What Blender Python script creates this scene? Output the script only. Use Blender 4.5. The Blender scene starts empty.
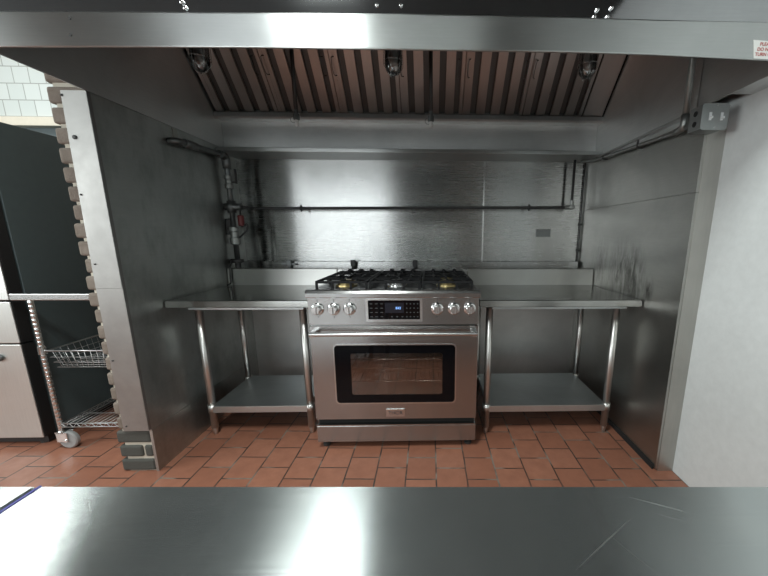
import bpy, bmesh, math, random
from mathutils import Vector, Matrix
random.seed(7)
sc = bpy.context.scene
C = sc.collection
PI = math.pi

# ------------------------------------------------------------------ camera
cam_d = bpy.data.cameras.new('camera'); cam = bpy.data.objects.new('camera', cam_d); C.objects.link(cam)
_p, _y, _r, _f = .2064, .0299, .0036, 348.37
cp, sp, cy, sy, cr, sr = math.cos(_p), math.sin(_p), math.cos(_y), math.sin(_y), math.cos(_r), math.sin(_r)
F = Vector((cp*sy, cp*cy, -sp)); R0 = Vector((cy, -sy, 0)); U0 = Vector((sp*sy, sp*cy, cp))
Rv = cr*R0 + sr*U0; Uv = cr*U0 - sr*R0
M = Matrix.Identity(4)
for i in range(3):
    M[i][0], M[i][1], M[i][2] = Rv[i], Uv[i], -F[i]
M.translation = (.1893, -1.8357, 1.2202)
cam.matrix_world = M
cam_d.sensor_width = 36; cam_d.sensor_fit = 'HORIZONTAL'; cam_d.lens = _f/768*36
cam_d.shift_x = (384-439.4)/768; cam_d.shift_y = (308.37-288)/768
cam_d.clip_start = .02
sc.camera = cam

# ------------------------------------------------------------------ world, lights, exposure
w = bpy.data.worlds.new('world'); sc.world = w; w.use_nodes = True
bg = w.node_tree.nodes['Background']; bg.inputs[0].default_value = (.82, .92, 1, 1); bg.inputs[1].default_value = .35
def area(name, loc, target, sx, sy_, power, col=(1, 1, 1)):
    l = bpy.data.lights.new(name, 'AREA'); l.shape = 'RECTANGLE'; l.size = sx; l.size_y = sy_
    l.energy = power; l.color = col
    o = bpy.data.objects.new(name, l); C.objects.link(o); o.location = loc
    o.rotation_euler = (Vector(target)-Vector(loc)).to_track_quat('-Z', 'Y').to_euler()
    return o
area('daylight_rear_window', (-1.85, -4.93, 1.75), (-1.85, 0, 1.75), 2.2, 1.7, 66, (.93, .99, 1))
area('daylight_side_window', (-4.4, -2.4, 1.75), (0, -2.4, 1.4), 2.8, 1.7, 110, (.93, 1, .99))
area('ceiling_light_left', (-2.62, -.2, 2.78), (-2.62, -.2, 0), .5, 1.2, 26, (.93, 1, .97))
area('ceiling_light_middle', (-.44, -1.45, 2.78), (-.44, -1.45, 0), .36, .8, 60, (.93, 1, .97))
area('rear_fill', (.1, -4.0, 2.78), (.1, -4.0, 0), 1.3, .6, 25, (.93, 1, .97))  # added fill to brighten the alcove, no fixture known here
sc.view_settings.view_transform = 'Standard'; sc.view_settings.look = 'None'
sc.view_settings.gamma = 1; sc.view_settings.use_curve_mapping = False
sc.view_settings.exposure = 0.0
sc.cycles.use_denoising = True
sc.cycles.max_bounces = 10; sc.cycles.glossy_bounces = 6; sc.cycles.diffuse_bounces = 4
sc.cycles.caustics_reflective = False; sc.cycles.caustics_refractive = False
sc.cycles.sample_clamp_indirect = 4

# ------------------------------------------------------------------ materials
class NT:
    def __init__(s, name):
        s.m = bpy.data.materials.new(name); s.m.use_nodes = True
        s.t = s.m.node_tree; s.n = s.t.nodes; s.b = s.n['Principled BSDF']
    def new(s, ty, **k):
        n = s.n.new(ty)
        for a, v in k.items(): setattr(n, a, v)
        return n
    def link(s, a, b): s.t.links.new(a, b)
    def set(s, k, v): s.b.inputs[k].default_value = v
    def math(s, op, a, b=None, clamp=False):
        n = s.new('ShaderNodeMath', operation=op, use_clamp=clamp)
        for i, x in enumerate((a, b)):
            if x is None: continue
            if isinstance(x, (int, float)): n.inputs[i].default_value = x
            else: s.link(x, n.inputs[i])
        return n.outputs[0]
    def geo(s): return s.new('ShaderNodeNewGeometry').outputs['Position']
    def mapped(s, scale=(1, 1, 1), loc=(0, 0, 0), rot=(0, 0, 0), src=None):
        n = s.new('ShaderNodeMapping'); s.link(src or s.geo(), n.inputs[0])
        n.inputs['Location'].default_value = loc; n.inputs['Rotation'].default_value = rot; n.inputs['Scale'].default_value = scale
        return n.outputs[0]
    def noise(s, vec, scale=5, detail=4, rough=.55, dist=0):
        n = s.new('ShaderNodeTexNoise'); s.link(vec, n.inputs['Vector'])
        n.inputs['Scale'].default_value = scale; n.inputs['Detail'].default_value = detail
        n.inputs['Roughness'].default_value = rough; n.inputs['Distortion'].default_value = dist
        return n.outputs['Fac']
    def ramp(s, fac, stops):
        n = s.new('ShaderNodeValToRGB'); s.link(fac, n.inputs[0])
        e = n.color_ramp.elements
        while len(e) < len(stops): e.new(.5)
        for q, (p, c) in zip(e, stops):
            q.position = p
            q.color = (c, c, c, 1) if isinstance(c, (int, float)) else (*c, 1)
        return n.outputs[0]
    def mix(s, fac, a, b):
        n = s.new('ShaderNodeMix', data_type='RGBA')
        for k, x in ((0, fac), (6, a), (7, b)):
            if isinstance(x, (int, float)): n.inputs[k].default_value = x
            elif isinstance(x, tuple): n.inputs[k].default_value = (*x[:3], 1)
            else: s.link(x, n.inputs[k])
        return n.outputs[2]
    def bump(s, h, strength=.2, dist=.01):
        n = s.new('ShaderNodeBump'); s.link(h, n.inputs['Height'])
        n.inputs['Strength'].default_value = strength; n.inputs['Distance'].default_value = dist
        s.link(n.outputs[0], s.b.inputs['Normal'])
    def blob(s, c, r):
        """soft elliptical spot, 1 at the centre, in world space"""
        v = s.mapped(scale=tuple(1/q for q in r), loc=tuple(-a/q for a, q in zip(c, r)))
        n = s.new('ShaderNodeVectorMath', operation='LENGTH'); s.link(v, n.inputs[0])
        return s.math('SUBTRACT', 1.0, n.outputs['Value'], True)

def plain(name, col, rough=.5, metal=0, spec=.5, **k):
    t = NT(name); t.set('Base Color', (*col, 1)); t.set('Roughness', rough); t.set('Metallic', metal); t.set('Specular IOR Level', spec)
    for a, v in k.items(): t.set(a, v)
    v = t.noise(t.mapped(), 30, 3)
    t.link(t.mix(v, tuple(c*.9 for c in col), tuple(min(1, c*1.08) for c in col)), t.b.inputs['Base Color'])
    return t.m

def steel(name, col=(.6, .6, .6), rough=.3, grain=(1, 30, 30), tangent=None, aniso=.0, smudge=.15, rvar=.12, extra=None, wav=0.0, amt=.25):
    """brushed sheet steel: streaks along the grain, soft smudges, anisotropic gloss"""
    t = NT(name); t.set('Metallic', 1)
    streak = t.noise(t.mapped(scale=grain), 6, 5, .65)
    cloud = t.noise(t.mapped(), 2.2, 5, .6, .6)
    base = t.mix(t.ramp(cloud, [(.3, 0), (.7, 1)]), tuple(c*(1-smudge) for c in col), tuple(min(1, c*(1+smudge*.5)) for c in col))
    base = t.mix(t.ramp(streak, [(.35, .0), (.65, amt)]), base, tuple(c*.78 for c in col))
    if extra: base = extra(t, base)
    t.link(base, t.b.inputs['Base Color'])
    r = t.math('ADD', t.math('MULTIPLY', streak, rvar), t.math('MULTIPLY', cloud, rvar))
    t.link(t.math('ADD', r, rough-rvar), t.b.inputs['Roughness'])
    if tangent:
        t.set('Anisotropic', aniso)
        n = t.new('ShaderNodeCombineXYZ')
        for i in range(3): n.inputs[i].default_value = tangent[i]
        t.link(n.outputs[0], t.b.inputs['Tangent'])
    h = streak
    if wav:
        h = t.math('ADD', t.math('MULTIPLY', streak, .06), t.math('MULTIPLY', t.noise(t.mapped(), 1.6, 1), wav))
        t.bump(h, .5, .05)
    else:
        t.bump(h, .006, .003)
    return t.m

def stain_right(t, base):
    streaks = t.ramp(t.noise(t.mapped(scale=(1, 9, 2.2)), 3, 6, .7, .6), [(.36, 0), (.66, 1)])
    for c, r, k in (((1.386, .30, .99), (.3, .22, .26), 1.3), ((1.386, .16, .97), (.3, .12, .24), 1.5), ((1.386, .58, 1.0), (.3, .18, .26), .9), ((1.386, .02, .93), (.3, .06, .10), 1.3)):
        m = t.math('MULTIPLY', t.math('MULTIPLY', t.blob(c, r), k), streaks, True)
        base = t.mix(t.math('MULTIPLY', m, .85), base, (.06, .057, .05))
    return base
def stain_left(t, base):
    m = t.math('MULTIPLY', t.ramp(t.noise(t.mapped(scale=(1, 2, 1)), 4, 5, .7), [(.45, 0), (.75, .5)]), 1.0)
    return t.mix(m, base, (.20, .21, .2))
def reflection_drip_back(t, base):
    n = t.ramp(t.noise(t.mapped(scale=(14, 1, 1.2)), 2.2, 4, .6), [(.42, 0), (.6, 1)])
    for c, r in (((-1.12, .95, 1.25), (.07, .3, .62)), ((-1.02, .95, 1.1), (.05, .3, .35))):  # painted reflections: dark upright smears put into the steel's colour
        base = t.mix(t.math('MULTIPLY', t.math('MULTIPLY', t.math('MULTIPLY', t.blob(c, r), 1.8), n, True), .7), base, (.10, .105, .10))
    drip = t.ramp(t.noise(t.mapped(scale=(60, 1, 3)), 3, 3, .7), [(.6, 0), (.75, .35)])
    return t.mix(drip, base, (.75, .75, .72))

M_ = {}
M_['wall_steel_back'] = steel('back wall steel', (.42, .425, .42), .27, (1.5, 1, 40), (0, 0, 1), .92, .16, .05, reflection_drip_back, 0, .10)
M_['wall_steel_lower'] = steel('lower back wall steel', (.66, .67, .66), .52, (1.5, 1, 20), None, 0, .16, .08, None, 0, .1)
M_['wall_steel_left'] = steel('left wall steel', (.53, .55, .535), .40, (1, 1.2, 30), None, 0, .16, .12, stain_left)
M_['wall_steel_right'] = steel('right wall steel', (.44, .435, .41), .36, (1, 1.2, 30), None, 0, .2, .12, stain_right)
M_['hood_steel'] = steel('hood steel', (.74, .75, .745), .46, (1.5, 1.5, 30), None, 0, .15, .1)
M_['band_steel'] = steel('hood band steel', (.50, .515, .51), .32, (1.5, 30, 40), (0, 0, 1), .95, .12, .10)
M_['mirror_steel'] = steel('polished hood front steel', (.45, .46, .47), .07, (1.5, 30, 40), None, 0, .1, .02, None, 0)
M_['filter_steel'] = steel('filter steel', (.50, .50, .50), .30, (30, 2, 2), None, 0, .15, .08)
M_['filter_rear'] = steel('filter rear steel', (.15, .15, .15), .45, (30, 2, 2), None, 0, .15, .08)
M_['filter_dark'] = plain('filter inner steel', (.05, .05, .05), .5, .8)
M_['table_steel'] = steel('table steel', (.40, .40, .385), .17, (1.2, 30, 30), (0, 1, 0), .5, .15, .06)
M_['splash_steel'] = steel('backsplash steel', (.40, .40, .385), .30, (1.5, 1, 40), (0, 0, 1), .9, .15, .05, None, 0, .1)
M_['leg_steel'] = steel('table leg steel', (.66, .65, .63), .36, (30, 30, 1.5), None, 0, .1, .08)
M_['shelf_steel'] = steel('galvanised shelf steel', (.62, .66, .67), .38, (2, 20, 20), None, 0, .2, .1)
M_['range_steel'] = steel('range steel', (.42, .415, .41), .24, (1.2, 60, 60), (0, 0, 1), .55, .05, .05)
M_['chrome'] = plain('chrome', (.75, .75, .75), .12, 1)
M_['wire'] = plain('zinc wire', (.55, .56, .56), .35, 1)
M_['zinc_cap'] = plain('bright nozzle cap', (.75, .75, .74), .35, .3)
M_['satin'] = plain('satin steel trim', (.66, .66, .66), .25, 1)
M_['guard_steel'] = steel('corner guard steel', (.36, .352, .342), .48, (3, 3, 3), None, 0, .25, .18)
M_['cap_steel'] = steel('wall end steel', (.50, .49, .46), .42, (30, 30, 1.5), None, 0, .15, .12)
M_['galv'] = steel('galvanised box', (.40, .42, .42), .45, (4, 4, 4), None, 0, .2, .12)
M_['pipe'] = plain('dull grey pipe', (.17, .18, .18), .4, .7)
M_['pipe_dark'] = plain('dark pipe', (.05, .05, .05), .5, .2)
M_['conduit'] = plain('zinc conduit', (.30, .31, .30), .42, .8)
M_['iron'] = plain('cast iron', (.010, .010, .011), .6, 0, .25)
M_['enamel'] = plain('black enamel', (.008, .008, .009), .3, 0, .3)
M_['cavity'] = plain('oven enamel', (.30, .27, .24), .4)
M_['blackglass'] = plain('black glass', (.004, .004, .005), .06, 0, .18)
M_['brass'] = plain('brass burner', (.50, .40, .20), .3, 1)
M_['rubber'] = plain('grey rubber', (.32, .32, .32), .6)
M_['black'] = plain('black plastic', (.012, .012, .013), .45)
M_['gap'] = plain('dark seam', (.01, .01, .01), .8)
M_['red'] = plain('red valve', (.17, .025, .025), .5)
M_['whitepaint'] = plain('white wall panel', (.74, .77, .77), .42)
M_['cream'] = plain('cream door casing', (.74, .66, .55), .55)
M_['paper'] = plain('white sticker', (.78, .78, .75), .5)
M_['redink'] = plain('red ink', (.45, .06, .05), .6)
M_['darkink'] = plain('dark ink', (.03, .03, .035), .5)
M_['whiteink'] = plain('white marking', (.75, .77, .78), .5)
M_['keymark'] = plain('grey key marking', (.09, .095, .10), .5)
M_['plaster'] = plain('room wall paint', (.27, .27, .26), .7)
M_['ceiling'] = plain('ceiling paint', (.03, .03, .03), .8)
M_['fridge_side'] = plain('dark blue grey refrigerator side', (.085, .112, .118), .45)
M_['fridge_door'] = steel('refrigerator door steel', (.68, .68, .66), .42, (30, 30, 1.5), None, 0, .06, .1)
M_['screen'] = plain('display window', (.012, .014, .022), .15)
M_['mortar'] = plain('mortar', (.55, .51, .43), .9)
M_['blue'] = plain('blue protective film', (.05, .05, .22), .5)

t = NT('lit digits'); t.set('Base Color', (.1, .2, .6, 1)); t.set('Emission Color', (.25, .5, 1, 1)); t.set('Emission Strength', 1.5); M_['digits'] = t.m

def brick_mat():
    t = NT('painted brick')
    big = t.noise(t.mapped(), 12, 2)
    n = t.noise(t.mapped(), 90, 4, .7)
    sep = t.new('ShaderNodeSeparateXYZ'); t.link(t.geo(), sep.inputs[0])
    low = t.ramp(sep.outputs[2], [(.22, 1), (.26, 0)])          # the three lowest courses carry grey paint
    high = t.ramp(sep.outputs[2], [(1.0, 0), (1.0, 0)])
    c = t.mix(t.ramp(big, [(.35, 0), (.65, 1)]), (.19, .15, .122), (.26, .215, .18))
    c = t.mix(t.math('MULTIPLY', n, .5), c, (.14, .12, .10))
    c = t.mix(low, c, (.07, .07, .062))
    t.link(c, t.b.inputs['Base Color']); t.set('Roughness', .85)
    t.bump(n, .6, .006)
    return t.m
M_['brick'] = brick_mat()

def floor_mat():
    t = NT('quarry tile')
    sep = t.new('ShaderNodeSeparateXYZ'); t.link(t.geo(), sep.inputs[0])
    wob = t.math('MULTIPLY', t.math('SUBTRACT', t.noise(t.mapped(), 9, 2), .5), .006)
    x = t.math('ADD', t.math('ADD', sep.outputs[1], t.math('MULTIPLY', sep.outputs[0], .03)), .0885)
    y = t.math('ADD', sep.outputs[0], .09)
    cmb = t.new('ShaderNodeCombineXYZ'); t.link(t.math('ADD', x, wob), cmb.inputs[0]); t.link(t.math('ADD', y, wob), cmb.inputs[1])
    b = t.new('ShaderNodeTexBrick'); t.link(cmb.outputs[0], b.inputs['Vector'])
    b.offset = .5; b.offset_frequency = 2; b.squash = 1
    for k, v in (('Scale', 1), ('Mortar Size', .0042), ('Mortar Smooth', .15), ('Bias', 0), ('Brick Width', .177), ('Row Height', .157)): b.inputs[k].default_value = v
    b.inputs['Color1'].default_value = (.305, .122, .074, 1); b.inputs['Color2'].default_value = (.39, .168, .106, 1); b.inputs['Mortar'].default_value = (.035, .032, .028, 1)
    cloud = t.noise(t.mapped(), 14, 5, .6)
    c = t.mix(t.ramp(cloud, [(.35, 0), (.7, .5)]), b.outputs['Color'], (.24, .098, .064))
    # pale cement haze left in some of the cross joints
    haze = t.math('MULTIPLY', b.outputs['Fac'], t.ramp(t.noise(t.mapped(), 5, 2), [(.52, 0), (.6, .55)]))
    c = t.mix(haze, c, (.36, .33, .28))
    t.link(c, t.b.inputs['Base Color'])
    t.link(t.math('ADD', t.math('MULTIPLY', cloud, .25), .33), t.b.inputs['Roughness'])
    t.bump(t.math('SUBTRACT', 1.0, b.outputs['Fac']), .35, .004)
    return t.m
M_['tile_floor'] = floor_mat()

def walltile_mat():
    t = NT('white wall tile')
    sep = t.new('ShaderNodeSeparateXYZ'); t.link(t.geo(), sep.inputs[0])
    cmb = t.new('ShaderNodeCombineXYZ'); t.link(sep.outputs[0], cmb.inputs[0]); t.link(sep.outputs[2], cmb.inputs[1])
    b = t.new('ShaderNodeTexBrick'); t.link(cmb.outputs[0], b.inputs['Vector'])
    b.offset = .5
    for k, v in (('Scale', 1), ('Mortar Size', .003), ('Mortar Smooth', .1), ('Brick Width', .11), ('Row Height', .108)): b.inputs[k].default_value = v
    b.inputs['Color1'].default_value = (.60, .63, .61, 1); b.inputs['Color2'].default_value = (.68, .70, .68, 1); b.inputs['Mortar'].default_value = (.36, .36, .34, 1)
    t.link(b.outputs['Color'], t.b.inputs['Base Color']); t.set('Roughness', .25)
    t.bump(t.math('SUBTRACT', 1.0, b.outputs['Fac']), .3, .003)
    return t.m
M_['wall_tile'] = walltile_mat()

def counter_mat():
    t = NT('counter steel'); t.set('Metallic', .94)
    streak = t.noise(t.mapped(scale=(1.2, 60, 1)), 6, 5, .65)
    cloud = t.noise(t.mapped(), 3, 5, .6, .5)
    base = t.mix(t.ramp(cloud, [(.3, 0), (.7, 1)]), (.45, .48, .48), (.54, .56, .55))
    base = t.mix(t.ramp(streak, [(.35, 0), (.65, .2)]), base, (.40, .42, .42))
    sc_all = None
    for rot, off, th in ((.75, 0, .70), (.42, 3, .71), (-.6, 7, .73), (1.1, 5, .73)):
        v = t.mapped(scale=(2.2, 130, 1), loc=(off, off, 0), src=t.mapped(rot=(0, 0, rot)))
        line = t.ramp(t.noise(v, 1, 1.5, .5), [(th, 0), (th+.03, 1)])
        line = t.math('MULTIPLY', line, t.ramp(t.noise(t.mapped(loc=(off, 1, 0)), 4, 2), [(.5, 0), (.6, 1)]))
        sc_all = line if sc_all is None else t.math('MAXIMUM', sc_all, line)
    base = t.mix(t.math('MULTIPLY', sc_all, .5), base, (.85, .85, .83))
    t.link(base, t.b.inputs['Base Color'])
    r = t.math('ADD', t.math('ADD', t.math('MULTIPLY', cloud, .08), t.math('MULTIPLY', streak, .06)), .14)
    t.link(t.math('ADD', r, t.math('MULTIPLY', sc_all, .25)), t.b.inputs['Roughness'])
    t.set('Anisotropic', .96)
    n = t.new('ShaderNodeCombineXYZ'); n.inputs[1].default_value = 1; t.link(n.outputs[0], t.b.inputs['Tangent'])
    t.bump(streak, .03, .003)
    return t.m
M_['counter'] = counter_mat()

def glass_mat(name, tint, refl, trans):
    t = NT(name); t.n.remove(t.b)
    out = t.n['Material Output']
    tr = t.new('ShaderNodeBsdfTransparent'); tr.inputs[0].default_value = (*tint, 1)
    gl = t.new('ShaderNodeBsdfGlossy'); gl.inputs['Roughness'].default_value = .03
    fr = t.new('ShaderNodeLayerWeight'); fr.inputs[0].default_value = .35
    mx = t.new('ShaderNodeMixShader')
    t.link(t.math('ADD', t.math('MULTIPLY', fr.outputs['Fresnel'], trans), refl, True), mx.inputs[0])
    t.link(tr.outputs[0], mx.inputs[1]); t.link(gl.outputs[0], mx.inputs[2]); t.link(mx.outputs[0], out.inputs[0])
    return t.m
M_['ovenglass'] = glass_mat('oven door glass', (.80, .77, .74), .16, .25)
M_['lampglass'] = glass_mat('clear lamp glass', (.94, .94, .94), .14, .9)
M_['bulb'] = plain('frosted bulb', (.6, .6, .58), .4)

# ------------------------------------------------------------------ mesh helpers
def box(bm, x0, x1, y0, y1, z0, z1, bev=0, seg=2):
    vs = [bm.verts.new((x, y, z)) for x in (x0, x1) for y in (y0, y1) for z in (z0, z1)]
    fs = [bm.faces.new([vs[i] for i in q]) for q in ((0, 1, 3, 2), (4, 6, 7, 5), (0, 4, 5, 1), (2, 3, 7, 6), (0, 2, 6, 4), (1, 5, 7, 3))]
    bmesh.ops.recalc_face_normals(bm, faces=fs)
    if bev:
        es = list({e for f in fs for e in f.edges})
        bmesh.ops.bevel(bm, geom=es, offset=bev, segments=seg, affect='EDGES', profile=.5)
def tube(bm, pts, r, n=12, cap=True, closed=False):
    pts = [Vector(p) for p in pts]; rings = []; N = len(pts); up = None
    for i, p in enumerate(pts):
        if closed: d = (pts[(i+1) % N]-pts[i-1]).normalized()
        else: d = ((pts[min(i+1, N-1)]-p).normalized() + (p-pts[max(i-1, 0)]).normalized()).normalized()
        if up is None: up = d.orthogonal().normalized()
        up = (up - d*up.dot(d)).normalized(); s = d.cross(up)
        k = 1
        if not closed and 0 < i < N-1:
            c = (pts[i+1]-p).normalized().dot((p-pts[i-1]).normalized()); k = 1/max(.5, math.sqrt(max(0, (1+c)/2)))
        rr = (r[i] if isinstance(r, (list, tuple)) else r)
        rings.append([bm.verts.new(p + (up*math.cos(2*PI*j/n) + s*math.sin(2*PI*j/n))*rr) for j in range(n)])
    for i in range(N if closed else N-1):
        a, b = rings[i], rings[(i+1) % N]
        for j in range(n): bm.faces.new((a[j], a[(j+1) % n], b[(j+1) % n], b[j])).smooth = True
    if cap and not closed:
        bm.faces.new(rings[0][::-1]); bm.faces.new(rings[-1])
def bend(pts, rad=.03, seg=5):
    """round the corners of a polyline"""
    pts = [Vector(p) for p in pts]; out = [pts[0]]
    for a, b, c in zip(pts, pts[1:], pts[2:]):
        u, v = (a-b), (c-b); r = min(rad, u.length*.49, v.length*.49)
        p, q = b+u.normalized()*r, b+v.normalized()*r
        for i in range(seg+1):
            s = i/seg; out.append(p*(1-s)**2 + b*2*s*(1-s) + q*s*s)
    return out+[pts[-1]]
def lathe(bm, prof, c, axis='Z', n=24, sign=1):
    """prof: list of (radius, distance along axis)"""
    rings = []
    c = Vector(c)
    for r, h in prof:
        ring = []
        for j in range(n):
            a = 2*PI*j/n; u, v = r*math.cos(a), r*math.sin(a); h_ = h*sign
            ring.append(bm.verts.new(c + Vector({'Z': (u, v, h_), 'Y': (u, h_, v), 'X': (h_, u, v)}[axis])))
        rings.append(ring)
    for a, b in zip(rings, rings[1:]):
        for j in range(n): bm.faces.new((a[j], a[(j+1) % n], b[(j+1) % n], b[j])).smooth = True
    bm.faces.new(rings[0]); bm.faces.new(rings[-1])
    bmesh.ops.recalc_face_normals(bm, faces=bm.faces[:])
def prism(bm, prof, x0, x1, axis='X'):
    """extrude a closed (a,b) outline along an axis; X: (y,z) outline, Y: (x,z) outline, Z: (x,y) outline"""
    def P(h, a, b): return {'X': (h, a, b), 'Y': (a, h, b), 'Z': (a, b, h)}[axis]
    A = [bm.verts.new(P(x0, *q)) for q in prof]; B = [bm.verts.new(P(x1, *q)) for q in prof]
    fs = [bm.faces.new(A), bm.faces.new(B[::-1])]
    n = len(prof)
    for i in range(n): fs.append(bm.faces.new((A[i], B[i], B[(i+1) % n], A[(i+1) % n])))
    bmesh.ops.recalc_face_normals(bm, faces=fs)
def rrect(x0, x1, z0, z1, r, seg=5):
    out = []
    for cx, cz, a0 in ((x1-r, z1-r, 0), (x0+r, z1-r, 90), (x0+r, z0+r, 180), (x1-r, z0+r, 270)):
        for i in range(seg+1):
            a = math.radians(a0+90*i/seg); out.append((cx+r*math.cos(a), cz+r*math.sin(a)))
    return out
def ringplate(bm, outer, inner, y0, y1):
    """flat frame between two outlines with the same number of points, in the XZ plane"""
    n = len(outer)
    L = [[bm.verts.new((a, y, b)) for a, b in o] for y in (y0, y1) for o in (outer, inner)]
    fs = []
    for i in range(n):
        j = (i+1) % n
        fs += [bm.faces.new((L[0][i], L[0][j], L[1][j], L[1][i])), bm.faces.new((L[2][i], L[3][i], L[3][j], L[2][j])),
               bm.faces.new((L[0][i], L[2][i], L[2][j], L[0][j])), bm.faces.new((L[1][i], L[1][j], L[3][j], L[3][i]))]
    bmesh.ops.recalc_face_normals(bm, faces=fs)
def obj(name, fn, mat, parent=None, smooth=False):
    bm = bmesh.new(); fn(bm)
    for e in bm.edges:
        if len(e.link_faces) == 2 and e.calc_face_angle(0) > .6: e.smooth = False
    me = bpy.data.meshes.new(name); bm.to_mesh(me); bm.free()
    me.materials.append(M_[mat]); o = bpy.data.objects.new(name, me); C.objects.link(o)
    if parent:
        o.parent = parent
        root = parent
        off = Vector((0, 0, 0))
        while root: off += root.location; root = root.parent
        if off.length:                       # builders give world coordinates; store them relative to the thing
            for v in me.vertices: v.co -= off
    return o
def thing(name, label, cat, loc=(0, 0, 0), group=None):
    o = bpy.data.objects.new(name, None); C.objects.link(o); o.location = loc; o.empty_display_size = .05
    o['label'] = label; o['category'] = cat
    if group: o['group'] = group
    return o
def tag(o, label, cat, group=None):
    o['label'] = label; o['category'] = cat
    if group: o['group'] = group
    return o
def struct(name, fn, mat):
    o = obj(name, fn, mat); o['kind'] = 'structure'; return o
def text(name, s, size, loc, mat, parent=None, depth=.0006, rot=(PI/2, 0, 0), align='CENTER'):
    cu = bpy.data.curves.new(name, 'FONT'); cu.body = s; cu.size = size; cu.extrude = depth; cu.align_x = align; cu.align_y = 'CENTER'
    tmp = bpy.data.objects.new('tmp', cu); C.objects.link(tmp)
    me = bpy.data.meshes.new_from_object(tmp.evaluated_get(bpy.context.evaluated_depsgraph_get()))
    bpy.data.objects.remove(tmp); me.materials.clear(); me.materials.append(M_[mat])
    me.transform(Matrix.Translation(loc) @ Matrix.Rotation(rot[2], 4, 'Z') @ Matrix.Rotation(rot[0], 4, 'X'))
    me.name = name
    o = bpy.data.objects.new(name, me); C.objects.link(o)
    if parent:
        o.parent = parent; root = parent; off = Vector((0, 0, 0))
        while root: off += root.location; root = root.parent
        for v in me.vertices: v.co -= off
    return o
def copy_tree(o, parent=None):
    c = o.copy(); C.objects.link(c)
    if parent: c.parent = parent
    for ch in list(o.children): copy_tree(ch, c)
    return c

# ------------------------------------------------------------------ setting
XL, XR, YB, XW = -1.236, 1.386, .95, 1.48
struct('floor', lambda b: box(b, -4.6, 1.6, -5.1, 1.2, -.05, 0), 'tile_floor')
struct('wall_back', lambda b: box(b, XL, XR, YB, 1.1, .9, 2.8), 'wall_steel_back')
struct('wall_back_lower', lambda b: box(b, XL, XR, YB, 1.1, 0, .899), 'wall_steel_lower')
struct('wall_left', lambda b: (box(b, XL-.012, XL, -.172, YB, .235, 1.805), box(b, XL-.012, XL+.002, -.172, YB, 0, .234)), 'wall_steel_left')
struct('wall_right', lambda b: (box(b, XR, XR+.012, -.234, YB, 0.012, 1.412), box(b, XR, XR+.012, -.234, YB, 1.414, 1.772)), 'wall_steel_right')
struct('wall_right_side', lambda b: box(b, XW, 1.6, -5.1, 1.1, 0, 2.8), 'whitepaint')
struct('wall_right_end', lambda b: box(b, XR+.0125, XW, -.236, -.16, 0, 1.772), 'cap_steel')
struct('baseboard_right', lambda b: box(b, XR-.008, XR, -.22, YB, 0, .03), 'gap')
struct('wall_rear', lambda b: (box(b, -4.6, 1.6, -5.2, -5.0, 0, .9), box(b, -4.6, 1.6, -5.2, -5.0, 2.6, 2.8), box(b, -4.6, -2.95, -5.2, -5.0, .9, 2.6), box(b, -.75, 1.6, -5.2, -5.0, .9, 2.6)), 'plaster')
struct('dark_reflection_panel', lambda b: box(b, -.55, .75, -4.999, -4.96, 0, 2.1), 'fridge_side')  # unseen, added: darkens the steel's reflection where the viewer would stand
struct('wall_far_left', lambda b: box(b, -4.7, -4.5, -5.1, 1.2, 0, 2.8), 'plaster')
struct('ceiling', lambda b: box(b, -4.7, 1.6, -5.2, 1.2, 2.8, 2.9), 'ceiling')
struct('wall_back_left', lambda b: (box(b, -4.5, -1.41, 1.0, 1.1, 2.045, 2.8), box(b, -4.5, -3.4, 1.0, 1.1, 0, 2.045), box(b, -1.8, -1.41, 1.0, 1.1, 0, 2.045)), 'wall_tile')
struct('door_1', lambda b: box(b, -3.33, -1.87, 1.03, 1.08, 0, 1.985), 'fridge_side')
struct('trim_1', lambda b: (box(b, -3.4, -1.8, .975, 1.08, 1.985, 2.045, .004), box(b, -3.4, -3.33, .975, 1.08, 0, 1.985, .004), box(b, -1.87, -1.8, .975, 1.08, 0, 1.985, .004)), 'cream')

# brick pier: rounded bricks toothed out of the mortar at the left edge
def pier_bricks(b):
    n = 29; hgt = .0799
    for i in range(n):
        z0 = i*hgt+.004; z1 = z0+hgt-.014
        jl = random.uniform(-.010, .008)
        xl = -1.410+jl+ (.0 if i > 2 else -.006)
        if i % 2 == 1 and i < 3: segs = [(xl, -1.30), (-1.292, XL-.014)]
        else: segs = [(xl, XL-.014)]
        for a, c in segs:
            box(b, a, c, -.174+random.uniform(0, .004), .04, z0, z1, .012, 3)
        y = .05
        while y < .9:
            box(b, xl+random.uniform(-.006, .006), -1.30, y, y+.195, z0, z1, .012, 2); y += .205
struct('wall_pier', pier_bricks, 'brick')
struct('wall_pier_mortar', lambda b: box(b, -1.390, XL-.0125, -.163, .97, 0, 2.36), 'mortar')
gd = thing('corner_guard', 'tall scuffed steel plate screwed over the end of the brick pier', 'corner guard', (-1.29, -.19, 0))
def guard(b):
    prism(b, [(-1.340, 1.805), (-1.237, 1.805), (-1.237, .974), (-1.356, .974)], -.190, -.186, 'Y')
    prism(b, [(-1.3565, .973), (-1.237, .973), (-1.237, .243), (-1.361, .243)], -.1885, -.1845, 'Y')
    box(b, -1.2385, -1.2355, -.188, -.172, .243, 1.805)
obj('plate', guard, 'guard_steel', gd)
for (x, z, r) in ((-1.337, 1.787, .005), (-1.317, 1.624, .009), (-1.338, 1.39, .004), (-1.337, 1.086, .004), (-1.345, .62, .004), (-1.342, .27, .004)):
    obj('screw', lambda b: lathe(b, [(r, 0), (r, .003), (r*.6, .005)], (x, -.1885 if z < .97 else -.190, z), 'Y', 12, -1), 'pipe_dark', gd)

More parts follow.
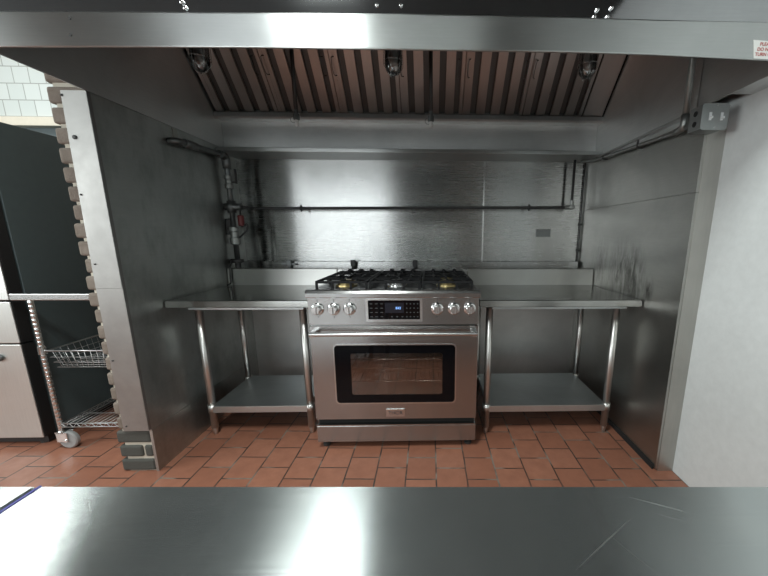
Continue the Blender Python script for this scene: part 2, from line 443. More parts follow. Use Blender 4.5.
# ------------------------------------------------------------------ exhaust hood
hood = thing('exhaust_hood', 'large stainless exhaust hood spanning the cooking alcove above the range', 'exhaust hood', (.07, 0, 1.77))
BX = [-1.245, -1.07, -.70, -.33, .10, .62, .89, 1.25, 1.392]
BB = [1.756, 1.759, 1.765, 1.770, 1.772, 1.773, 1.771, 1.762, 1.757]
BT = [1.845, 1.849, 1.855, 1.859, 1.865, 1.866, 1.864, 1.865, 1.864]
def band(b):
    rows = []
    for x, zb, zt in zip(BX, BB, BT):
        prof = [(-.622, zt+.004), (-.634, zt+.003), (-.638, zt-.002), (-.638, zb+.004), (-.637, zb+.001), (-.635, zb), (-.632, zb), (-.631, zb+.004), (-.622, zb+.060)]
        rows.append([b.verts.new((x, y, z)) for y, z in prof])
    for A, B in zip(rows, rows[1:]):
        for j in range(len(A)): b.faces.new((A[j], A[(j+1) % len(A)], B[(j+1) % len(A)], B[j]))
    b.faces.new(rows[0]); b.faces.new(rows[-1][::-1])
    bmesh.ops.recalc_face_normals(b, faces=b.faces[:])
obj('front_band', band, 'band_steel', hood)
obj('front_panel', lambda b: prism(b, [(-.621, 1.80), (-.612, 1.80), (-.592, 2.79), (-.60, 2.79)], -1.245, 1.392), 'mirror_steel', hood)
for x, z in ((.035, 1.897), (.107, 1.898), (.705, 1.897), (.748, 1.903), (.697, 1.878), (.738, 1.879), (-.539, 1.893), (-.531, 1.878)):
    obj('bolt', lambda b: lathe(b, [(.006, 0), (.006, .004), (.003, .006)], (x, -.619, z), 'Y', 8, -1), 'chrome', hood)
for x, z in ((-.855, 1.836), (-.861, 1.793)):
    obj('bolt', lambda b: lathe(b, [(.004, 0), (.004, .002)], (x, -.638, z), 'Y', 8, -1), 'gap', hood)
obj('side_panel', lambda b: box(b, XL-.008, XL, -.612, YB-.002, 1.807, 2.79), 'hood_steel', hood)
obj('side_panel', lambda b: (box(b, XR, XR+.008, -.612, -.168, 1.775, 2.79), box(b, XR, XR+.008, -.164, YB-.002, 1.775, 2.79)), 'hood_steel', hood)
obj('gap_closer', lambda b: box(b, XR+.009, XW-.001, -.612, -.335, 1.776, 1.79), 'hood_steel', hood)
obj('roof', lambda b: (box(b, XL, XR, -.60, .50, 2.40, 2.42), prism(b, [(.44, 2.40), (.87, 1.99), (.87, 2.42), (.44, 2.42)], XL, XR)), 'filter_dark', hood)
obj('back_plenum', lambda b: box(b, XL+.001, XR-.001, .811, YB-.001, 1.795, 2.0), 'hood_steel', hood)
obj('bottom_lip', lambda b: box(b, XL+.001, XR-.001, .70, YB-.001, 1.768, 1.794, .003), 'band_steel', hood)
def gutter(b):
    prism(b, [(.735, 2.012), (.735, 2.018), (.70+.03, 2.018), (.725, 1.99), (.735, 1.98), (.811, 1.98), (.811, 1.986), (.74, 1.99)], XL+.001, XR-.001)
obj('grease_gutter', gutter, 'hood_steel', hood)
# filter bank plane: from (Y .755, Z 2.01) up and towards the front
A0 = Vector((0, .755, 2.01)); SL = Vector((0, -.69, .724)).normalized(); NR = Vector((0, -SL.z, SL.y))   # NR points down/forward into the hood
if NR.z > 0: NR = -NR
def fp(x, s, n): return Vector((x, 0, 0)) + A0 + SL*s + NR*n
def fbox(b, x0, x1, s0, s1, n0, n1):
    vs = [b.verts.new(fp(x, s, n)) for x in (x0, x1) for s in (s0, s1) for n in (n0, n1)]
    fs = [b.faces.new([vs[i] for i in q]) for q in ((0, 1, 3, 2), (4, 6, 7, 5), (0, 4, 5, 1), (2, 3, 7, 6), (0, 2, 6, 4), (1, 5, 7, 3))]
    bmesh.ops.recalc_face_normals(b, faces=fs)
obj('blank_panel', lambda b: fbox(b, 1.243, XR-.002, 0, .50, -.004, .004), 'filter_steel', hood)
obj('seam', lambda b: fbox(b, XR-.010, XR-.001, .01, .50, .0045, .007), 'gap', hood)

FW = .41
FX = [-1.222+FW*k for k in range(6)]
flabels = ['baffle grease filter at the left end of the hood, against the left wall', 'baffle grease filter second from the left wall, behind the left hanging nozzle',
           'baffle grease filter third from the left wall, left of the middle lamp', 'baffle grease filter just right of the middle lamp, behind the right hanging nozzle',
           'baffle grease filter second from the blank panel at the right', 'baffle grease filter at the right end beside the blank panel, under the right lamp']
def make_filter(x0):
    t_ = thing('grease_filter', flabels[0], 'grease filter', fp(x0, 0, 0), 'baffle filters in the exhaust hood')
    x1 = x0+FW-.004; Lh = .50
    def frame(b):
        fbox(b, x0, x0+.022, 0, Lh, -.03, .002); fbox(b, x1-.022, x1, 0, Lh, -.03, .002)
        fbox(b, x0+.022, x1-.022, 0, .014, -.03, .002); fbox(b, x0+.022, x1-.022, Lh-.014, Lh, -.03, .002)
    obj('frame', frame, 'filter_steel', t_)
    E_ = [.022, .049, .091, .149, .191, .249, .291, .347]
    def ribs(b):
        for a0, a1 in zip(E_[::2], E_[1::2]):
            a0 += x0; a1 += x0
            fbox(b, a0, a1, .014, Lh-.014, -.003, .0)
            fbox(b, a0, a0+.002, .014, Lh-.014, -.018, -.003); fbox(b, a1-.002, a1, .014, Lh-.014, -.018, -.003)
    obj('baffles', ribs, 'filter_steel', t_)
    def back(b):
        fbox(b, x0+.022, x1-.022, .014, .07, -.0295, -.027)
        for a in (.07, .17, .27, .366): fbox(b, x0+a-.028, x0+a+(.028 if a < .3 else .017), .07, Lh-.014, -.027, -.024)
    obj('rear_baffles', back, 'filter_rear', t_)
    for hx in (x0+.03, x1-.03):
        pts = [fp(hx-.004, .345, .002), fp(hx-.016, .35, .02), fp(hx-.02, .29, .026), fp(hx-.016, .25, .02), fp(hx-.004, .245, .002)]
        obj('handle', lambda b: tube(b, bend(pts, .02), .0025, 8), 'pipe', t_)
    return t_
f0 = make_filter(FX[0])
for k in range(1, 6):
    f = copy_tree(f0); f.location.x = f0.location.x+FW*k; f['label'] = flabels[k]

# jar lamps
def make_lamp(x, label):
    t_ = thing('jar_lamp', label, 'lamp', (x, .25, 2.06), 'clear jar lamps in the hood')
    obj('glass_jar', lambda b: lathe(b, [(.012, 0), (.030, .006), (.041, .022), (.046, .05), (.046, .17), (.044, .19)], (x, .25, 2.06), 'Z', 24), 'lampglass', t_)
    obj('bulb', lambda b: lathe(b, [(.004, .035), (.018, .045), (.026, .07), (.022, .105), (.014, .15), (.014, .19)], (x, .25, 2.06), 'Z', 16), 'bulb', t_)
    obj('collar', lambda b: lathe(b, [(.055, .185), (.06, .19), (.06, .25), (.045, .26), (.045, .34)], (x, .25, 2.06), 'Z', 24), 'galv', t_)
    def guard_(b):
        for k in range(6):
            a = PI*k/3+.3
            tube(b, [(x+.052*math.cos(a), .25+.052*math.sin(a), 2.06+.19), (x+.052*math.cos(a), .25+.052*math.sin(a), 2.06+.04), (x+.02*math.cos(a), .25+.02*math.sin(a), 2.06-.006)], .0014, 6)
        tube(b, [(x+.0525*math.cos(2*PI*j/20), .25+.0525*math.sin(2*PI*j/20), 2.06+.06) for j in range(20)], .0014, 6, closed=True)
    obj('wire_guard', guard_, 'satin', t_)
    return t_
make_lamp(-1.005, 'clear glass jar lamp at the left end of the hood')
make_lamp(.002, 'clear glass jar lamp in the middle of the hood')
make_lamp(1.048, 'clear glass jar lamp at the right end of the hood')

# fire suppression nozzles hanging on thin pipes
def make_nozzle(x, label):
    t_ = thing('fire_nozzle', label, 'fire nozzle', (x, .35, 1.83), 'fire suppression nozzles in the hood')
    obj('drop_pipe', lambda b: tube(b, [(x, .35, 1.915), (x, .35, 2.395)], .011, 12), 'pipe_dark', t_)
    obj('nozzle_body', lambda b: lathe(b, [(.013, .03), (.018, .034), (.018, .06), (.012, .066), (.012, .085)], (x, .35, 1.83), 'Z', 16), 'pipe', t_)
    obj('cap', lambda b: lathe(b, [(.008, -.012), (.011, -.008), (.011, .03)], (x, .35, 1.84), 'Z', 16), 'zinc_cap', t_)
    obj('cap_ring', lambda b: tube(b, [(x-.016+.017*math.cos(2*PI*j/16), .345, 1.862+.017*math.sin(2*PI*j/16)) for j in range(16)], .0012, 6, closed=True), 'pipe', t_)
make_nozzle(-.563, 'dark pipe with capped nozzle hanging left of the range')
make_nozzle(.202, 'dark pipe with bright capped nozzle hanging above the range')

st = thing('warning_sticker', 'small white sticker with red lettering at the right end of the hood band', 'sticker', (1.26, -.6395, 1.788))
obj('sheet', lambda b: prism(b, [(1.205, 1.765), (1.34, 1.760), (1.33, 1.808), (1.195, 1.816)], -.6396, -.6384, 'Y'), 'paper', st)
for s, z in (('PLEASE', 1.804), ('DO NOT', 1.790), ('TURN OFF', 1.776)):
    text('lettering', s, .0135, (1.238, -.6402, z), 'redink', st, .0003)

# ------------------------------------------------------------------ pipework on the walls
def bent(b, pts, r, rad=.04, n=12): tube(b, bend(pts, rad), r, n)
gp = thing('gas_pipe', 'grey gas pipe running along the left steel wall and dropping behind the worktable', 'pipe', (-1.19, .72, .99))
obj('pipe_run', lambda b: bent(b, [(XL-.004, .262, 1.722), (-1.19, .262, 1.722), (-1.19, .31, 1.725), (-1.19, .735, 1.742), (-1.19, .735, 1.03)], .0175, .035), 'pipe', gp)
obj('elbow', lambda b: tube(b, bend([(-1.19, .655, 1.739), (-1.19, .735, 1.742), (-1.19, .735, 1.66)], .055), .026, 14), 'pipe', gp)
obj('coupling', lambda b: tube(b, [(-1.19, .32, 1.7255), (-1.19, .42, 1.729)], .023, 14), 'pipe', gp)
obj('ball_valve', lambda b: lathe(b, [(.02, 0), (.027, .005), (.027, .03), (.022, .035), (.022, .06), (.027, .065), (.027, .085), (.02, .09)], (-1.19, .735, 1.53), 'Z', 14), 'conduit', gp)
obj('lever', lambda b: (tube(b, [(-1.19, .735, 1.575), (-1.14, .735, 1.575)], .007, 8), box(b, -1.143, -1.133, .728, .742, 1.565, 1.66)), 'pipe_dark', gp)
obj('tee', lambda b: (tube(b, [(-1.19, .735, 1.37), (-1.19, .735, 1.45)], .029, 14), tube(b, [(-1.235, .735, 1.41), (-1.12, .735, 1.41)], .024, 14)), 'pipe', gp)
obj('red_valve', lambda b: (lathe(b, [(.016, 0), (.021, .004), (.021, .07), (.016, .074)], (-1.135, .735, 1.28), 'Z', 14)), 'red', gp)
obj('copper_loop', lambda b: bent(b, [(-1.135, .735, 1.39), (-1.135, .735, 1.27), (-1.09, .735, 1.30), (-1.10, .735, 1.25), (-1.17, .735, 1.19)], .007, .02, 8), 'pipe_dark', gp)
obj('union', lambda b: lathe(b, [(.024, 0), (.034, .006), (.034, .05), (.028, .055), (.028, .09), (.034, .095), (.034, .12), (.024, .125)], (-1.19, .735, 1.15), 'Z', 14), 'conduit', gp)
obj('side_control', lambda b: box(b, -1.233, -1.20, .71, .76, 1.22, 1.33, .005), 'pipe_dark', gp)
obj('flange', lambda b: (lathe(b, [(.02, 0), (.04, .006), (.04, .026), (.02, .03)], (-1.19, .735, 1.02), 'Z', 14), tube(b, [(-1.235, .735, 1.035), (-1.19, .735, 1.035)], .016, 10), tube(b, [(-1.19, .735, .96), (-1.19, .735, 1.02)], .02, 10)), 'pipe_dark', gp)
tag(obj('cable', lambda b: bent(b, [(-1.205, .69, 1.03), (-1.205, .648, 1.0), (-1.205, .645, .885), (-1.200, .59, .880)], .005, .02, 8), 'pipe_dark'), 'thin dark cable hanging over the left end of the left backsplash', 'cable')
tag(obj('bracket', lambda b: box(b, XL-.001, XL+.006, .30, .335, 1.745, 1.80), 'cap_steel'), 'small pale bracket plate on the left wall above the gas pipe elbow', 'bracket')
rp = thing('suppression_pipe', 'slim dark pipe crossing the back wall above the range and turning up at right', 'pipe', (0, .86, 1.41))
obj('pipe_run', lambda b: bent(b, [(-1.118, .735, 1.41), (-1.10, .735, 1.41), (-1.10, .86, 1.41), (1.262, .86, 1.43), (1.262, .86, 1.765)], .010, .02), 'pipe_dark', rp)
for x in (-.752, .94):
    zc = 1.41+.02*(x+1.1)/2.36
    obj('clamp', lambda b: (tube(b, [(x-.008, .86, zc), (x+.008, .86, zc)], .017, 12), tube(b, [(x, .86, zc), (x, YB-.001, zc)], .006, 8), tube(b, [(x, .86, zc-.024), (x, .86, zc+.024)], .005, 8)), 'pipe_dark', rp)
obj('elbow_fitting', lambda b: (tube(b, bend([(1.21, .86, 1.4296), (1.262, .86, 1.43), (1.262, .86, 1.48)], .02), .016, 12), lathe(b, [(.019, 0), (.019, .01), (.012, .014)], (1.262, .85, 1.432), 'Y', 12, -1)), 'conduit', rp)
tag(obj('corner_conduit', lambda b: (tube(b, [(1.374, .938, .98), (1.374, .938, 1.767)], .0045, 8), tube(b, [(1.374, .938, 1.10), (1.374, .938, 1.115)], .011, 8), tube(b, [(1.374, .938, 1.30), (1.374, .938, 1.315)], .011, 8)), 'pipe_dark'), 'thin dark conduit in the right rear corner of the alcove', 'conduit')
jb = thing('junction_box', 'square galvanised switch box mounted on the right wall end', 'switch box', (1.36, -.27, 1.65))
obj('box_body', lambda b: box(b, 1.306, 1.408, -.312, -.237, 1.653, 1.747, .003), 'galv', jb)
cv = obj('cover_plate', lambda b: prism(b, rrect(1.302, 1.414, 1.649, 1.750, .012), -.316, -.3125, 'Y'), 'galv', jb)
for x in (1.338, 1.386):
    s_ = obj('toggle_switch', lambda b: (box(b, x-.005, x+.005, -.318, -.316, 1.685, 1.715), box(b, x-.0035, x+.0035, -.33, -.316, 1.690, 1.698, .001)), 'whiteink', cv)
for x, z in ((1.362, 1.74), (1.362, 1.66)):
    obj('screw', lambda b: lathe(b, [(.003, 0), (.003, .002)], (x, -.316, z), 'Y', 8, -1), 'chrome', cv)
obj('knockout', lambda b: [lathe(b, [(.011, 0), (.011, .002)], (1.306, -.275, z), 'X', 12, -1) for z in (1.68, 1.72)], 'gap', jb)
ec = thing('electrical_conduit', 'zinc conduit dropping to the switch box and running back along the right wall', 'conduit', (1.355, -.15, 1.70))
obj('pipe_run', lambda b: bent(b, [(1.352, -.145, 2.395), (1.352, -.145, 1.705), (1.360, -.10, 1.70), (1.365, .78, 1.745), (1.30, .84, 1.75)], .010, .03), 'conduit', ec)
obj('riser', lambda b: tube(b, [(1.352, -.145, 1.72), (1.352, -.145, 2.395)], .0135, 12), 'conduit', ec)
obj('elbow_fitting', lambda b: (tube(b, bend([(1.352, -.145, 1.76), (1.352, -.145, 1.703), (1.355, -.09, 1.70)], .03), .0165, 12), tube(b, [(1.352, -.16, 1.70), (1.352, -.237, 1.70)], .013, 10)), 'conduit', ec)
obj('channel', lambda b: (box(b, XR-.034, XR, -.12, .70, 1.752, 1.756), box(b, XR-.004, XR, -.12, .70, 1.728, 1.756)), 'hood_steel', ec)
for y in (.22, .62):
    obj('clamp', lambda b: (box(b, XR-.03, XR, y-.006, y+.006, 1.69+y*.05, 1.697+y*.05), box(b, XR-.036, XR-.03, y-.006, y+.006, 1.692+y*.05, 1.745)), 'pipe_dark', ec)
tag(obj('wall_plate', lambda b: (box(b, 1.03, 1.146, .943, YB, 1.213, 1.27, .002), [lathe(b, [(.004, 0), (.004, .004)], (x, .944, 1.2415), 'Y', 8, -1) for x in (1.045, 1.131)]), 'pipe'), 'small grey blank cover plate on the back wall, right of the range', 'cover plate')
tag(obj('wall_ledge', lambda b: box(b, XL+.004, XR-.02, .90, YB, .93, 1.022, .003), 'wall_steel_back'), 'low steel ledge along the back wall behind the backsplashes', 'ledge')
tag(obj('seam_strip', lambda b: box(b, .606, .616, .948, YB, 1.022, 1.768), 'satin'), 'thin vertical steel joint strip on the back wall right of centre', 'joint strip')
for x, y, l, m in ((-.88, .88, 'small pipe stub valve standing behind the left backsplash', 'pipe'), (-.39, .86, 'small black pipe fitting behind the left burners', 'black'), (.082, .86, 'small black pipe fitting behind the middle burners, near centre', 'black')):
    v_ = thing('pipe_fitting', l, 'pipe fitting', (x, y, .93))
    obj('stub', lambda b: tube(b, [(x, y, .93), (x, y, 1.02)], .014, 10), m, v_)
    obj('cap', lambda b: box(b, x-.018, x+.018, y-.016, y+.016, .985, 1.035, .004), m, v_)
    if m == 'pipe': obj('lever', lambda b: box(b, x-.06, x+.05, y-.008, y+.008, .995, 1.008), m, v_)

# ------------------------------------------------------------------ gas range
rg = thing('gas_range', 'stainless six burner gas range with oven between the two worktables', 'gas range', (0, .35, 0))
def body(b):
    box(b, -.455, -.33, .03, .66, .075, .895); box(b, .33, .455, .03, .66, .075, .895)
    box(b, -.33, .33, .03, .66, .075, .255); box(b, -.33, .33, .03, .66, .665, .895)
obj('body', body, 'range_steel', rg)
obj('oven_cavity', lambda b: (box(b, -.329, .329, .52, .53, .256, .664), box(b, -.329, -.325, .06, .52, .256, .664), box(b, .325, .329, .06, .52, .256, .664), box(b, -.325, .325, .06, .52, .256, .26), box(b, -.325, .325, .06, .52, .66, .664)), 'cavity', rg)
def rack(z):
    def g(b):
        pts = [(-.31, .08, z), (.31, .08, z), (.31, .48, z), (-.31, .48, z)]
        tube(b, bend(pts+[pts[0]], .01), .0035, 8)
        for i in range(23):
            x = -.297+.027*i; tube(b, [(x, .08, z+.003), (x, .48, z+.003)], .0018, 6)
        tube(b, [(-.31, .28, z-.003), (.31, .28, z-.003)], .003, 6)
        tube(b, [(-.31, .48, z), (-.31, .48, z+.04), (.31, .48, z+.04), (.31, .48, z)], .003, 6)
    return g
obj('oven_rack', rack(.52), 'chrome', rg); obj('oven_rack', rack(.385), 'chrome', rg)
obj('cooktop', lambda b: (prism(b, [(-.014, .899), (-.016, .92), (-.010, .932), (.002, .937), (.055, .937), (.064, .925), (.66, .925), (.66, .8955), (-.012, .8955)], -.462, .463)), 'range_steel', rg)
obj('burner_pan', lambda b: box(b, -.435, .437, .067, .645, .9255, .930, .001), 'enamel', rg)
obj('back_trim', lambda b: box(b, -.462, .463, .661, .68, .90, .984, .002), 'range_steel', rg)
GX = (-.292, 0, .292)
for gx in GX:
    for gy in (.20, .49):
        bs = obj('burner', lambda b: lathe(b, [(.062, 0), (.060, .010), (.045, .012), (.045, .026), (.030, .028)], (gx, gy, .930), 'Z', 24), 'brass' if gx else 'satin', rg)
        obj('burner_cap', lambda b: lathe(b, [(.040, 0), (.042, .003), (.040, .008), (.02, .010)], (gx, gy, .958), 'Z', 24), 'brass' if gx and gy < .3 else 'enamel', bs)
def grate(gx, label):
    t_ = thing('burner_grate', label, 'burner grate', (gx, .35, .93), 'cast iron grates on the range')
    x0, x1, y0, y1, zt, zb = gx-.142, gx+.142, .075, .64, .974, .960
    def fr(b):
        for a in ((x0, x0+.012, y0, y1), (x1-.012, x1, y0, y1), (x0+.012, x1-.012, y0, y0+.012), (x0+.012, x1-.012, y1-.012, y1), (x0+.012, x1-.012, .339, .351)):
            box(b, a[0], a[1], a[2], a[3], zb, zt, .002)
        for x in (x0+.006, x1-.006, gx-.05, gx+.05):
            for y in (y0+.006, .345, y1-.006): box(b, x-.006, x+.006, y-.006, y+.006, .9305, zb+.003)
    obj('frame', fr, 'iron', t_)
    for cy_ in (.20, .49):
        def fi(b):
            ya, yb = (y0+.01, .342) if cy_ < .3 else (.348, y1-.01)
            box(b, gx-.131, gx-.034, cy_-.006, cy_+.006, zb+.002, zt+.004, .002); box(b, gx+.034, gx+.131, cy_-.006, cy_+.006, zb+.002, zt+.004, .002)
            box(b, gx-.006, gx+.006, ya, cy_-.034, zb+.002, zt+.004, .002); box(b, gx-.006, gx+.006, cy_+.034, yb, zb+.002, zt+.004, .002)
            for x in (gx-.075, gx+.075):
                box(b, x-.005, x+.005, ya, cy_-.05, zb+.001, zt+.002, .002); box(b, x-.005, x+.005, cy_+.05, yb, zb+.001, zt+.002, .002)
            tube(b, [(gx+.037*math.cos(2*PI*q/20), cy_+.037*math.sin(2*PI*q/20), zb+.006) for q in range(20)], .004, 8, closed=True)
        obj('fingers', fi, 'iron', t_)
    for x in (gx-.075, gx, gx+.075):
        obj('lug', lambda b: prism(b, [(x-.018, zt-.004), (x+.018, zt-.004), (x+.007, zt+.016), (x-.007, zt+.016)], y1-.014, y1-.002, 'Y'), 'iron', t_)
grate(GX[0], 'black cast iron grate over the left pair of burners')
grate(GX[1], 'black cast iron grate over the middle pair of burners')
grate(GX[2], 'black cast iron grate over the right pair of burners')
cpn = obj('control_panel', lambda b: box(b, -.456, .457, 0, .03, .747, .8952, .002), 'range_steel', rg)
bz = obj('display_bezel', lambda b: ringplate(b, rrect(-.150, .153, .764, .890, .003, 1), rrect(-.137, .140, .777, .881, .002, 1), -.006, .0), 'satin', cpn)
ds = obj('display', lambda b: box(b, -.137, .140, -.003, .0, .777, .881), 'blackglass', cpn)
# (sub-parts only go one level below a part, so the screen's marks hang on the panel)
obj('screen', lambda b: box(b, -.047, .053, -.0036, -.003, .812, .867), 'screen', cpn)
text('digits', '842', .019, (.024, -.0038, .838), 'digits', cpn, .0003)
def keys(b):
    for r_ in range(4):
        for c_ in range(3): box(b, -.128+.028*c_, -.114+.028*c_, -.0034, -.0030, .790+.0235*r_, .7925+.0235*r_)
        for c_ in range(4): box(b, .066+.0195*c_, .072+.0195*c_, -.0034, -.0030, .789+.0235*r_, .793+.0235*r_)
    for c_ in range(3): box(b, -.015+.028*c_, -.007+.028*c_, -.0034, -.0030, .789, .793)
obj('key_markings', keys, 'keymark', cpn)
for x in (-.405, -.319, -.235, .232, .322, .408):
    k_ = obj('knob', lambda b: (lathe(b, [(.024, 0), (.0245, .012), (.0225, .028), (.020, .030)], (x, -.012, .835), 'Y', 28, -1), box(b, x-.006, x+.006, -.052, -.040, .814, .856, .002)), 'satin', rg)
    obj('knob_bezel', lambda b: lathe(b, [(.034, 0), (.034, .006), (.031, .010), (.026, .012)], (x, 0, .835), 'Y', 28, -1), 'chrome', k_)
    obj('indicator', lambda b: (box(b, x-.0012, x+.0012, -.001, 0, .868, .888), lathe(b, [(.003, 0), (.003, .001)], (x, 0, .790), 'Y', 8, -1)), 'darkink' , k_)
# oven door
dr = obj('oven_door', lambda b: (ringplate(b, rrect(-.456, .457, .189, .737, .004), rrect(-.335, .337, .287, .635, .022), 0, .026)), 'range_steel', rg)
obj('window_trim', lambda b: ringplate(b, rrect(-.338, .340, .284, .638, .024), rrect(-.331, .333, .291, .631, .020), -.004, .002), 'satin', dr)
obj('window_border', lambda b: ringplate(b, rrect(-.331, .333, .291, .631, .020), rrect(-.245, .262, .338, .584, .010), -.002, .006), 'blackglass', dr)
obj('window_glass', lambda b: prism(b, rrect(-.245, .262, .338, .584, .010), -.001, .004, 'Y'), 'ovenglass', dr)
obj('handle', lambda b: (tube(b, [(-.440, -.055, .708), (.445, -.055, .708)], .0115, 16), [box(b, x-.014, x+.014, -.058, .001, .690, .722, .004) for x in (-.425, .430)]), 'satin', dr)
obj('badge', lambda b: (box(b, -.058, .049, -.005, 0, .204, .252, .0015), box(b, -.056, .047, -.0065, -.005, .245, .251)), 'satin', dr)
text('badge_lettering', 'THOR', .030, (-.0045, -.0056, .227), 'darkink', dr, .0006)
obj('kick_panel', lambda b: (box(b, -.456, .457, 0, .02, .045, .146, .003), box(b, -.456, .457, .0, .028, .146, .153)), 'range_steel', rg)
obj('vent_gap', lambda b: box(b, -.450, .450, .027, .0295, .150, .190), 'gap', rg)
obj('toe_recess', lambda b: box(b, -.44, .44, .06, .62, .03, .0745), 'gap', rg)
for x in (-.42, .42):
    for y in (.05, .60): obj('foot', lambda b: lathe(b, [(.022, 0), (.022, .012), (.012, .016), (.012, .076)], (x, y, 0), 'Z', 12), 'pipe_dark', rg)

# ------------------------------------------------------------------ worktables
def worktable(label, x0, x1, lx, yf, dz):
    t_ = thing('worktable', label, 'worktable', ((x0+x1)/2, .36, 0), 'steel worktables beside the range')
    zt, zb = .871+dz, .832+dz
    def top(b):
        prism(b, [(.045, zt-.003), (.042, zb+.003), (.046, zb), (.06, zb), (.06, zt-.012), (.655, zt-.012), (.655, zt), (.049, zt)], x0, x1)
        box(b, x0, x0+.0015, .055, .66, zb, zt-.001); box(b, x1-.0015, x1, .055, .66, zb, zt-.001)
    obj('tabletop', top, 'table_steel', t_)
    obj('backsplash', lambda b: prism(b, [(.655, zb), (.655, zt), (.662, .984), (.666, .987), (.695, .987), (.695, .975), (.672, .970), (.668, zb)], x0, x1), 'splash_steel', t_)
    obj('channel', lambda b: (box(b, x0+.08, x1-.05, .10, .62, zb-.022, zb-.001), ), 'shelf_steel', t_)
    for x in lx:
        for y in (yf, .62):
            lg = obj('leg', lambda b: tube(b, [(x, y, .045), (x, y, zb-.0225)], .0205, 18), 'leg_steel', t_)
            obj('foot', lambda b: lathe(b, [(.008, 0), (.011, .004), (.016, .035), (.016, .05)], (x, y, 0), 'Z', 16), 'leg_steel', lg)
            obj('shelf_clamp', lambda b: tube(b, [(x, y, .150), (x, y, .200)], .025, 16), 'leg_steel', lg)
    xa, xb = lx[0]+.008, lx[1]-.008
    sh = obj('undershelf', lambda b: (box(b, xa, xb, yf-.018, .64, .190, .194), box(b, xa, xb, yf-.020, yf-.016, .153, .194, .001), box(b, xa, xa+.003, yf-.016, .64, .16, .19), box(b, xb-.003, xb, yf-.016, .64, .16, .19), box(b, xa, xb, .637, .64, .16, .19)), 'shelf_steel', t_)
    return t_
worktable('steel worktable left of the range against the left wall', XL+.006, -.468, (-1.146, -.55), .178, 0)
worktable('steel worktable right of the range against the right wall', .470, XR-.007, (.543, 1.296), .150, 0)

# ------------------------------------------------------------------ refrigerator and wire cart behind the pier
fr = thing('refrigerator', 'tall refrigerator with pale steel doors and dark blue-grey side at the left edge', 'refrigerator', (-2.5, .5, 0))
obj('cabinet', lambda b: box(b, -2.95, -2.058, .145, .93, .05, 1.796, .003), 'fridge_side', fr)
for z0, z1 in ((.055, .622), (.630, .862), (.872, 1.79)):
    d_ = obj('door', lambda b: box(b, -2.95, -2.066, .07, .078, z0, z1, .003), 'fridge_door', fr)
    obj('door_edge', lambda b: box(b, -2.949, -2.062, .0785, .138, z0+.001, z1-.001), 'black', d_)
obj('lock', lambda b: lathe(b, [(.02, 0), (.02, .012), (.014, .02)], (-2.19, .07, .548), 'Y', 16, -1), 'pipe', fr)
obj('base', lambda b: box(b, -2.93, -2.075, .10, .9, .012, .05), 'black', fr)
for x in (-2.9, -2.12):
    for y in (.13, .85): obj('foot', lambda b: lathe(b, [(.028, 0), (.028, .012)], (x, y, 0), 'Z', 12), 'pipe_dark', fr)

ct = thing('wire_cart', 'chrome wire cart on casters between the refrigerator and the brick pier', 'cart', (-1.7, .26, 0))
PX = (-1.938, -1.455); PY = (.055, .47)
for x in PX:
    for y in PY:
        def post(b):
            pr = [(.0125, .10)]
            z = .12
            while z < .90: pr += [(.0125, z), (.0112, z+.003), (.0112, z+.005), (.0125, z+.008)]; z += .025
            lathe(b, pr+[(.0125, .91)], (x, y, 0), 'Z', 14)
        ps = obj('post', post, 'chrome', ct)
        obj('sleeve', lambda b: lathe(b, [(.013, 0), (.019, .004), (.017, .045), (.013, .05)], (x, y, .57), 'Z', 14), 'chrome', ps)
        cs = obj('caster', lambda b: (lathe(b, [(.046, -.014), (.052, -.008), (.052, .008), (.046, .014)], (x+.035, y, .0525), 'Y', 24)), 'rubber', ct)
        obj('fork', lambda b: (box(b, x-.016, x+.045, y-.022, y-.017, .045, .105, .002), box(b, x-.016, x+.045, y+.017, y+.022, .045, .105, .002), box(b, x-.018, x+.03, y-.022, y+.022, .100, .107), lathe(b, [(.016, 0), (.016, .05)], (x, y, .06), 'Z', 12), lathe(b, [(.009, -.026), (.009, .026)], (x+.035, y, .0525), 'Y', 10)), 'chrome', cs)
obj('top_rail', lambda b: box(b, -2.02, -1.43, .035, .052, .877, .911, .003), 'satin', ct)
def basket(b):
    z1, z0 = .592, .495; x0, x1, y0, y1, q = -1.915, -1.475, .05, .46, .035
    rim = [(x0, y0, z1), (x1, y0, z1), (x1, y1, z1), (x0, y1, z1)]
    tube(b, rim, .0045, 8, closed=True)
    for dz_, k in ((z0, 1.0), (z0+.03, .68), (z0+.06, .36)):
        tube(b, [(x0+q*k, y0+q*.2*k, dz_), (x1-q*k, y0+q*.2*k, dz_), (x1-q*k, y1-q*k, dz_), (x0+q*k, y1-q*k, dz_)], .0016, 6, closed=True)
    n = 13
    for i in range(1, n):
        x = x0+(x1-x0)*i/n; xi = x0+q+(x1-x0-2*q)*i/n
        tube(b, [(x, y0, z1), (xi, y0+q*.2, z0), (xi, y1-q, z0), (x, y1, z1)], .0012, 6)
    for i in range(1, 11):
        y = y0+(y1-y0)*i/11; yi = y0+q*.2+(y1-y0-q*1.2)*i/11
        tube(b, [(x0, y, z1), (x0+q, yi, z0), (x1-q, yi, z0), (x1, y, z1)], .0012, 6)
    tube(b, [(x0-.03, y0, z1), (x0, y0, z1)], .0035, 6)
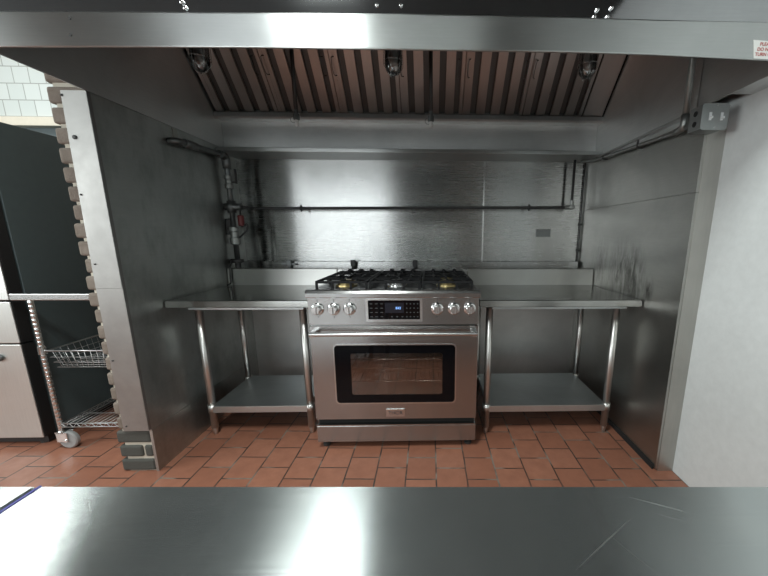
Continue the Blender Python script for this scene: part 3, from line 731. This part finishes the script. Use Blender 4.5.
obj('basket', basket, 'wire', ct)
def wshelf(b):
    x0, x1, y0, y1 = -1.925, -1.465, .05, .47
    for z in (.132, .155):
        tube(b, [(x0, y0, z), (x1, y0, z), (x1, y1, z), (x0, y1, z)], .0032, 8, closed=True)
    def zig(p, q, n):
        pts = []
        for i in range(n+1):
            v = Vector(p).lerp(Vector(q), i/n); v.z = .132 if i % 2 else .155; pts.append(v)
        tube(b, pts, .002, 6)
    zig((x0, y0, 0), (x1, y0, 0), 22); zig((x0, y0, 0), (x0, y1, 0), 18); zig((x1, y0, 0), (x1, y1, 0), 18); zig((x0, y1, 0), (x1, y1, 0), 22)
    for i in range(1, 17):
        x = x0+(x1-x0)*i/17; tube(b, [(x, y0, .158), (x, y1, .158)], .0011, 6)
    for y in (.17, .33): tube(b, [(x0, y, .155), (x1, y, .155)], .0028, 6)
obj('bottom_shelf', wshelf, 'wire', ct)

# ------------------------------------------------------------------ counters in the foreground
def counter(label, x0, x1, film):
    t_ = thing('prep_counter', label, 'counter', ((x0+x1)/2, -1.85, 0), 'prep counters in the foreground')
    def ye(x): return -1.433-.025*x
    def top(b):
        pr = [(x0, ye(x0)), (x1, ye(x1)), (x1, -2.3), (x0, -2.3)]
        prism(b, pr, .862, .90, 'Z')
        bmesh.ops.bevel(b, geom=b.edges[:], offset=.002, segments=2, affect='EDGES')
    obj('countertop', top, 'counter', t_)
    for x in (x0+.08, x1-.08):
        for y in (-1.54, -2.22): obj('leg', lambda b: tube(b, [(x, y, 0), (x, y, .8615)], .0205, 14), 'leg_steel', t_)
    obj('undershelf', lambda b: box(b, x0+.06, x1-.06, -2.24, -1.52, .24, .26), 'shelf_steel', t_)
    if film: obj('edge_film', lambda b: prism(b, [(x0-.003, ye(x0)), (x0-.0002, ye(x0)), (x0-.0002, -2.3), (x0-.003, -2.3)], .866, .9005, 'Z'), 'blue', t_)
counter('wide brushed steel prep counter across the foreground', -.314, 1.44, True)
counter('second steel prep counter butted at the lower left corner', -1.9, -.322, False)
